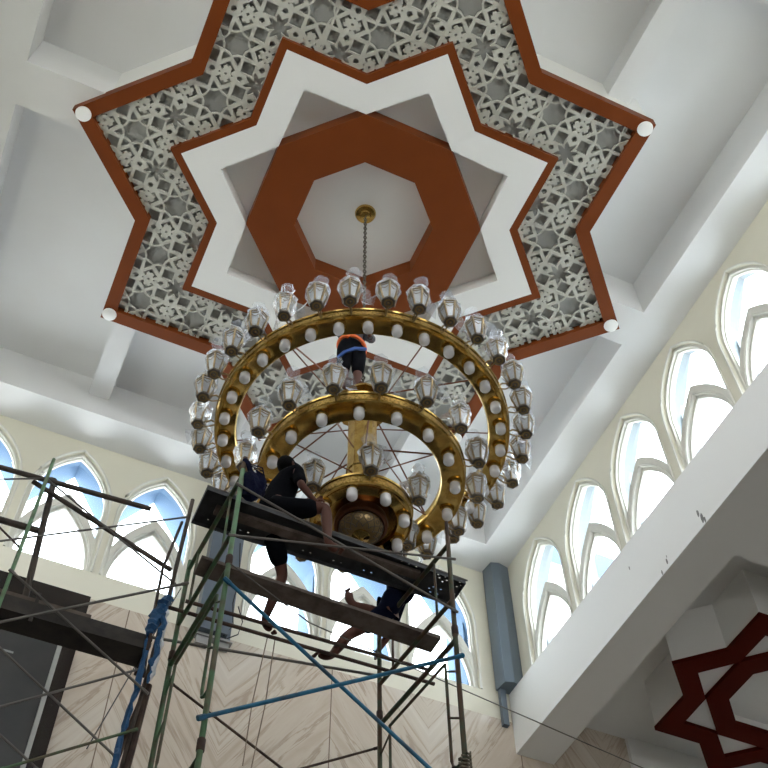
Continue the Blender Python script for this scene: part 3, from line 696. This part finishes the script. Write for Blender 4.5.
wrap([(1.18, 6.92, 6.55), (1.18, 6.93, 6.1), (1.165, 6.94, 5.72)], .022, 5, 'wound_tape', M['cloth'], 'short blue tape strand between the blue bundle and the white one', 'tape')
# stack of dark planks
for i, (y, z, x1) in enumerate(((6.96, 6.055, 1.12), (6.97, 6.10, 1.135), (6.98, 6.145, 1.12), (6.99, 6.19, 1.14), (7.0, 6.235, .62))):
    bm = bmesh.new(); board(bm, -1.2, x1, y, y+.24, z, z+.038)
    tag(obj('dark_plank', bm, M['darkwood'] if i < 4 else M['wood']), ['lowest', 'second lowest', 'middle', 'second highest', 'shorter grey topmost'][i] + ' plank of the dark stack on the left scaffold', 'plank', 'dark planks stacked on the left scaffold')
bm = bmesh.new(); box(bm, 1.095, 1.12, 6.93, 7.27, 6.03, 6.30); tag(obj('end_cleat', bm, M['rust']), 'rust brown upright strip binding the end of the dark plank stack', 'strap')
bm = bmesh.new(); box(bm, .16, .19, 6.93, 6.955, 5.98, 6.28); tag(obj('hanging_strap', bm, M['darkwood']), 'short dark strap hung over the middle of the plank stack', 'strap')

# ------------------------------------------------------------------ black panel on the marble wall
pn = thing('dark_wall_panel', (0, YB-.03, 5), 'tall black panel framed in black marble on the back wall, lower left', 'wall panel')
bm = bmesh.new(); plate(bm, [rect(-3.2, 1.01, 1.0, 11.335)], [rect(-2.8, .80, 1.2, 10.72)], lambda u, v, t: (u, YB-.03-t, v), 0, .08); obj('marble_frame', bm, M['blackmarble'], pn)
bm = bmesh.new(); box(bm, -2.8, .80, YB-.055, YB-.03, 1.2, 10.72); obj('panel', bm, M['darkpanel'], pn)
bm = bmesh.new(); box(bm, .76, .82, YB-.13, YB-.05, 1.2, 10.72); obj('metal_strip', bm, M['strip'], pn)
bm = bmesh.new()
for x, z, s_, dx in ((.10, 10.05, .14, .0), (.02, 9.45, .13, 0), (-.06, 8.9, .14, 0), (.25, 10.45, .08, .06), (.08, 10.5, .03, .03), (-.02, 10.62, .05, .03)):
    lp_ = [(x, z), (x+s_, z+dx*.4-.005), (x+s_, z+.028+dx*.4), (x, z+.03)]
    plate(bm, [lp_], [], lambda u, v, t: (u, YB-.055-t, v), 0, .004)
obj('adhesive_marks', bm, M['glue'], pn)

# ------------------------------------------------------------------ people
def skin(name, pts, edges, m, parent, root=0, sub=2, keep=False):
    """pts: list of (x,y,z,rx,ry)"""
    o0 = org(parent) if parent else V((0, 0, 0))
    me = bpy.data.meshes.new(name); me.from_pydata([V(q[:3])-o0 for q in pts], edges, []); me.materials.append(m)
    o = bpy.data.objects.new(name, me); C.objects.link(o)
    if parent: o.parent = parent
    md = o.modifiers.new('skin', 'SKIN'); sd = o.modifiers.new('sub', 'SUBSURF'); sd.levels = sd.render_levels = sub
    md.use_smooth_shade = True
    if not me.skin_vertices: me.skin_vertices.new()
    for i, q in enumerate(pts):
        me.skin_vertices[0].data[i].radius = (q[3], q[4] if len(q) > 4 else q[3])
        me.skin_vertices[0].data[i].use_root = (i == root)
    # bake to a plain mesh
    dg = bpy.context.evaluated_depsgraph_get(); ev = o.evaluated_get(dg); nm = bpy.data.meshes.new_from_object(ev)
    o.modifiers.clear(); o.data = nm
    if not nm.materials: nm.materials.append(m)
    for f in nm.polygons: f.use_smooth = True
    return o
def merge(name, objs, m, parent):
    bm = bmesh.new()
    for o in objs: 
        bm2 = bmesh.new(); bm2.from_mesh(o.data); tmp = bpy.data.meshes.new('t'); bm2.to_mesh(tmp); bm.from_mesh(tmp); bm2.free(); bpy.data.meshes.remove(tmp)
        d = o.data; bpy.data.objects.remove(o); bpy.data.meshes.remove(d)
    me = bpy.data.meshes.new(name); bm.to_mesh(me); bm.free(); me.materials.append(m)
    for f in me.polygons: f.use_smooth = True
    o = bpy.data.objects.new(name, me); C.objects.link(o); o.parent = parent; return o
def chain(P_): return [(i, i+1) for i in range(P_-1)]
def ell(bm, c, rx, ry, rz, R=None, fn=None):
    for v in bmesh.ops.create_uvsphere(bm, u_segments=20, v_segments=14, radius=1)['verts']:
        q = V((v.co.x*rx, v.co.y*ry, v.co.z*rz))
        if fn: q = fn(q)
        if R: q = R @ q
        v.co = q + V(c)
def person(label, J, cloth, hand_dirs, face, hair=True, shirt=M['black'], pants=M['black'], short=.92, skinm=M['skin'], sleeve=.95):
    """J: joints dict in eye-frame metres. arms/legs: l and r"""
    pel, che, nk, hd = [V(J[k]) for k in ('pelvis', 'chest', 'neck', 'head')]
    root = thing('person', (pel.x, pel.y, pel.z-.1), label, 'person')
    pts, ed = [], []
    def add(p_, r, r2=None): pts.append((p_[0], p_[1], p_[2], r, r2 or r)); return len(pts)-1
    ip = add(pel, .115, .12); iw = add(pel.lerp(che, .5), .105, .11); ic = add(che, .125, .12); iu = add(che.lerp(nk, .55), .095, .10); ik = add(nk, .052); ih = add(nk.lerp(hd, .55), .055)
    ed += [(ip, iw), (iw, ic), (ic, iu), (iu, ik), (ik, ih)]
    for s_ in 'lr':
        sh, el, wr = [V(J[k+s_]) for k in ('sh', 'el', 'wr')]
        a = add(sh, .056); b = add(sh.lerp(el, .5), .046); c = add(el, .038); d = add(el.lerp(wr, .4), .037); e = add(wr, .024)
        h_ = V(hand_dirs[s_]).normalized(); g = add(wr+h_*.075, .030, .024)
        ed += [(iu, a), (a, b), (b, c), (c, d), (d, e), (e, g)]
        hp, kn, an = [V(J[k+s_]) for k in ('hip', 'kn', 'an')]; toe = V(J['toe'+s_])
        a = add(hp, .088); b = add(hp.lerp(kn, .5), .074); c = add(kn, .054); d = add(kn.lerp(an, .35), .056); e = add(an, .036)
        hl = an + (an-kn).normalized()*.045; f = add(hl.lerp(toe, .35), .040, .046); g = add(toe, .032, .046)
        ed += [(ip, a), (a, b), (b, c), (c, d), (d, e), (e, f), (f, g)]
    body = skin('body', pts, ed, skinm, root)
    # fingers, toes, head added to the same body surface object
    extra = [body]
    for s_ in 'lr':
        wr = V(J['wr'+s_]); h_ = V(hand_dirs[s_]).normalized(); up = V((0, 0, 1)) if abs(h_.z) < .8 else V((1, 0, 0))
        sd = h_.cross(up).normalized(); pal = sd.cross(h_).normalized(); cu = V(hand_dirs.get('c'+s_, pal))
        for k, ln in enumerate((.070, .080, .074, .058)):
            b0_ = wr+h_*.070+sd*(.030-.020*k); p1 = b0_+h_*ln*.45+cu*ln*.10; p2 = p1+h_*ln*.25+cu*ln*.30; p3 = p2+h_*ln*.05+cu*ln*.30
            extra.append(skin('finger', [(*b0_, .0095), (*p1, .009), (*p2, .0085), (*p3, .0075)], chain(4), skinm, root, 0, 1))
        b0_ = wr+h_*.025+sd*.026; p1 = b0_+h_*.03+sd*.028; p2 = p1+h_*.028+cu*.012
        extra.append(skin('thumb', [(*b0_, .012), (*p1, .011), (*p2, .009)], chain(3), skinm, root, 0, 1))
        an, toe, kn = V(J['an'+s_]), V(J['toe'+s_]), V(J['kn'+s_]); fd = (toe-an).normalized(); sd = fd.cross((kn-an).normalized()).normalized()
        for k, ln in enumerate((.05, .045, .042, .038, .034)):
            b0_ = toe+sd*(.030-.015*k); extra.append(skin('toe', [(*b0_, .012 if k else .016), (*(b0_+fd*ln), .009 if k else .013)], chain(2), skinm, root, 0, 1))
    F = V(face).normalized(); upv = (hd-nk).normalized(); upv = (upv - F*upv.dot(F)).normalized(); S_ = F.cross(upv).normalized()
    R = Matrix((S_, F, upv)).transposed()          # local x side, y face, z up
    bm = bmesh.new()
    def shape(q):
        if q.z < 0: q = V((q.x*(1-.30*(-q.z/.12)), q.y*(1-.10*(-q.z/.12))+.012*(-q.z/.12), q.z))
        return q
    ell(bm, hd, .076, .098, .118, R, shape)
    ell(bm, hd+R@V((0, .096, -.012)), .014, .020, .026, R)                # nose
    for sx in (1, -1):
        ell(bm, hd+R@V((sx*.077, -.008, -.005)), .010, .020, .032, R)      # ears
        ell(bm, hd+R@V((sx*.030, .084, .020)), .012, .008, .007, R)        # eyes
    ell(bm, hd+R@V((0, .090, -.058)), .024, .009, .008, R)                 # mouth
    bmesh.ops.translate(bm, verts=bm.verts, vec=-org(root))
    me = bpy.data.meshes.new('h'); bm.to_mesh(me); bm.free(); ho = bpy.data.objects.new('h', me); C.objects.link(ho); extra.append(ho)
    merge('body', extra, skinm, root).name = 'body'
    if hair:
        bm = bmesh.new()
        def hs(q):
            if q.y > .02: q = V((q.x, .02+(q.y-.02)*.72, q.z))
            if q.y > .03 and q.z < .05: q = V((q.x*.85, q.y*.55, max(q.z, .03)))
            if q.z < -.04: q = V((q.x*.9, q.y, -.04+(q.z+.04)*.5))
            return q
        ell(bm, hd+R@V((0, -.010, .016)), .086, .104, .116, R, hs); obj('hair', bm, M['hair'], root, True)
    # clothes
    pts, ed = [], []
    ip = add(pel.lerp(che, -.12), .152, .155); iw = add(pel.lerp(che, .5), .150, .152); ic = add(che, .155, .150); iu = add(che.lerp(nk, .6), .108, .112); ie = add(che.lerp(nk, .9), .068)
    ed += [(ip, iw), (iw, ic), (ic, iu), (iu, ie)]
    for s_ in 'lr':
        sh, el, wr = [V(J[k+s_]) for k in ('sh', 'el', 'wr')]
        a = add(sh, .074); b = add(sh.lerp(el, .45), .064); c = add(sh.lerp(el, sleeve), .058); ed += [(iu, a), (a, b), (b, c)]
        if J.get('long'+s_): d = add(el, .05); e = add(el.lerp(wr, .9), .04); ed += [(c, d), (d, e)]
    skin('shirt', pts, ed, shirt, root)
    pts, ed = [], []
    ip = add(pel, .150, .152); iw = add(pel.lerp(che, .35), .135, .135); ed += [(ip, iw)]
    for s_ in 'lr':
        hp, kn, an = [V(J[k+s_]) for k in ('hip', 'kn', 'an')]
        a = add(hp, .112); b = add(hp.lerp(kn, .5), .098); c = add(hp.lerp(kn, short if short < 1 else 1), .084); ed += [(ip, a), (a, b), (b, c)]
        if short > 1:
            d = add(kn.lerp(an, short-1), .064); ed += [(c, d)]
    skin('trousers' if short > 1 else 'shorts', pts, ed, pants, root)
    return root
person('man in black t-shirt and shorts sitting astride the steel deck, looking up',
    dict(pelvis=(1.84, 6.43, 7.46), chest=(1.93, 6.42, 7.82), neck=(1.99, 6.42, 8.01), head=(1.965, 6.42, 8.165),
    shl=(2.00, 6.60, 7.95), ell=(2.18, 6.66, 7.83), wrl=(2.33, 6.56, 8.01), shr=(2.00, 6.25, 7.94), elr=(2.02, 6.16, 7.66), wrr=(2.16, 6.17, 7.52),
    hipl=(1.90, 6.55, 7.43), knl=(2.13, 6.80, 7.15), anl=(2.05, 6.96, 6.73), toel=(2.14, 6.99, 6.66),
    hipr=(1.91, 6.31, 7.43), knr=(2.27, 6.16, 7.46), anr=(2.30, 6.15, 7.02), toer=(2.40, 6.14, 6.96)), None,
    dict(l=(.45, -.1, .8), r=(.9, .05, -.35), cl=(.6, 0, .2), cr=(.2, .1, -1)), (.80, .25, .35), short=.86)
person('man in navy clothes seated behind the right end of the steel deck, bare legs bent',
    dict(pelvis=(3.30, 6.80, 7.36), chest=(3.32, 6.84, 7.66), neck=(3.29, 6.88, 7.82), head=(3.26, 6.90, 7.965),
    shl=(3.18, 6.93, 7.70), ell=(3.05, 6.78, 7.52), wrl=(3.00, 6.60, 7.42), shr=(3.42, 6.95, 7.68), elr=(3.36, 7.20, 7.25), wrr=(3.25, 7.23, 7.02),
    hipl=(3.22, 6.88, 7.28), knl=(3.22, 7.05, 7.32), anl=(2.91, 7.02, 7.29), toel=(2.85, 7.0, 7.41),
    hipr=(3.24, 6.92, 7.24), knr=(2.93, 7.18, 7.06), anr=(2.76, 7.14, 6.72), toer=(2.62, 7.12, 6.67)), None,
    dict(l=(-.9, -.3, .0), r=(-.1, -.3, -.9), cl=(0, 0, -.3), cr=(-.8, -.3, -.2)), (-.5, .6, -.4), shirt=M['navy'], pants=M['navy'], short=.72, sleeve=.9)
pr = person('man in striped shirt and orange harness standing inside the chandelier',
    dict(pelvis=(2.64, 6.60, 10.90), chest=(2.63, 6.60, 11.22), neck=(2.62, 6.60, 11.43), head=(2.62, 6.61, 11.58), longl=1, longr=1,
    shl=(2.46, 6.62, 11.34), ell=(2.34, 6.55, 11.12), wrl=(2.50, 6.42, 11.14), shr=(2.80, 6.60, 11.34), elr=(2.86, 6.50, 11.10), wrr=(2.78, 6.40, 11.02),
    hipl=(2.56, 6.60, 10.84), knl=(2.54, 6.56, 10.44), anl=(2.58, 6.60, 10.06), toel=(2.57, 6.46, 10.03),
    hipr=(2.73, 6.60, 10.84), knr=(2.70, 6.52, 10.44), anr=(2.71, 6.60, 10.06), toer=(2.72, 6.46, 10.03)), None,
    dict(l=(.6, -.5, 0), r=(-.2, -.8, .3)), (.1, -.6, -.3), shirt=M['stripes'], pants=M['black'], short=1.35, sleeve=.95)
def loop_pts(c, rx, ry, tilt, n=24): return [(c[0]+rx*cos(t*2*pi/n), c[1]+ry*sin(t*2*pi/n), c[2]+tilt*cos(t*2*pi/n)) for t in range(n+1)]
def belt(name, pts, r, m):
    bm = bmesh.new(); tube(bm, pts, r, 6); obj(name, bm, m, pr, True)
belt('harness_waist_belt', loop_pts((2.645, 6.60, 10.93), .158, .160, -.05), .024, M['orange'])
belt('harness_shoulder_strap', [(2.52, 6.43, 10.84), (2.56, 6.42, 11.0), (2.60, 6.43, 11.25), (2.66, 6.46, 11.38)], .018, M['orange'])
belt('harness_thigh_strap', [(2.45, 6.53, 10.50), (2.50, 6.46, 10.55), (2.62, 6.43, 10.66), (2.76, 6.45, 10.76)], .022, M['bluestrap'])

# ------------------------------------------------------------------ light, camera
w = bpy.data.worlds.new('world'); bpy.context.scene.world = w; w.use_nodes = True
bg = w.node_tree.nodes['Background']; bg.inputs['Color'].default_value = (.93, .97, 1.0, 1); bg.inputs['Strength'].default_value = 3.2
nt = w.node_tree; tc = nt.nodes.new('ShaderNodeTexCoord'); sx = nt.nodes.new('ShaderNodeSeparateXYZ'); rp = nt.nodes.new('ShaderNodeValToRGB')
rp.color_ramp.elements[0].position = .47; rp.color_ramp.elements[0].color = (.90, .90, .88, 1)      # sunlit roofs and ground below the horizon
rp.color_ramp.elements[1].position = .53; rp.color_ramp.elements[1].color = (.93, .97, 1.0, 1)
mp = nt.nodes.new('ShaderNodeMapRange'); mp.inputs['From Min'].default_value = -1; mp.inputs['From Max'].default_value = 1
nt.links.new(tc.outputs['Generated'], sx.inputs[0]); nt.links.new(sx.outputs['Z'], mp.inputs['Value']); nt.links.new(mp.outputs[0], rp.inputs['Fac']); nt.links.new(rp.outputs['Color'], bg.inputs['Color'])
cam = bpy.data.cameras.new('camera'); co = bpy.data.objects.new('camera', cam); C.objects.link(co)
cam.sensor_width = 36; cam.sensor_fit = 'HORIZONTAL'; cam.lens = 36*1107.233/768; cam.clip_end = 200
co.matrix_world = Matrix(((0.9116713,-0.3331228,-0.2405922,0),(-0.4108549,-0.7493854,-0.5192492,0),(-0.0073226,0.5722332,-0.8200583,0),(0,0,0,1)))
for o in list(C.objects):
    if o.parent is None: o.location.z += EYE
sc = bpy.context.scene; sc.camera = co
sc.view_settings.view_transform = 'Standard'; sc.view_settings.look = 'None'; sc.view_settings.gamma = 1
sc.view_settings.exposure = 1.82
sc.cycles.max_bounces = 10; sc.cycles.diffuse_bounces = 6; sc.cycles.transparent_max_bounces = 16
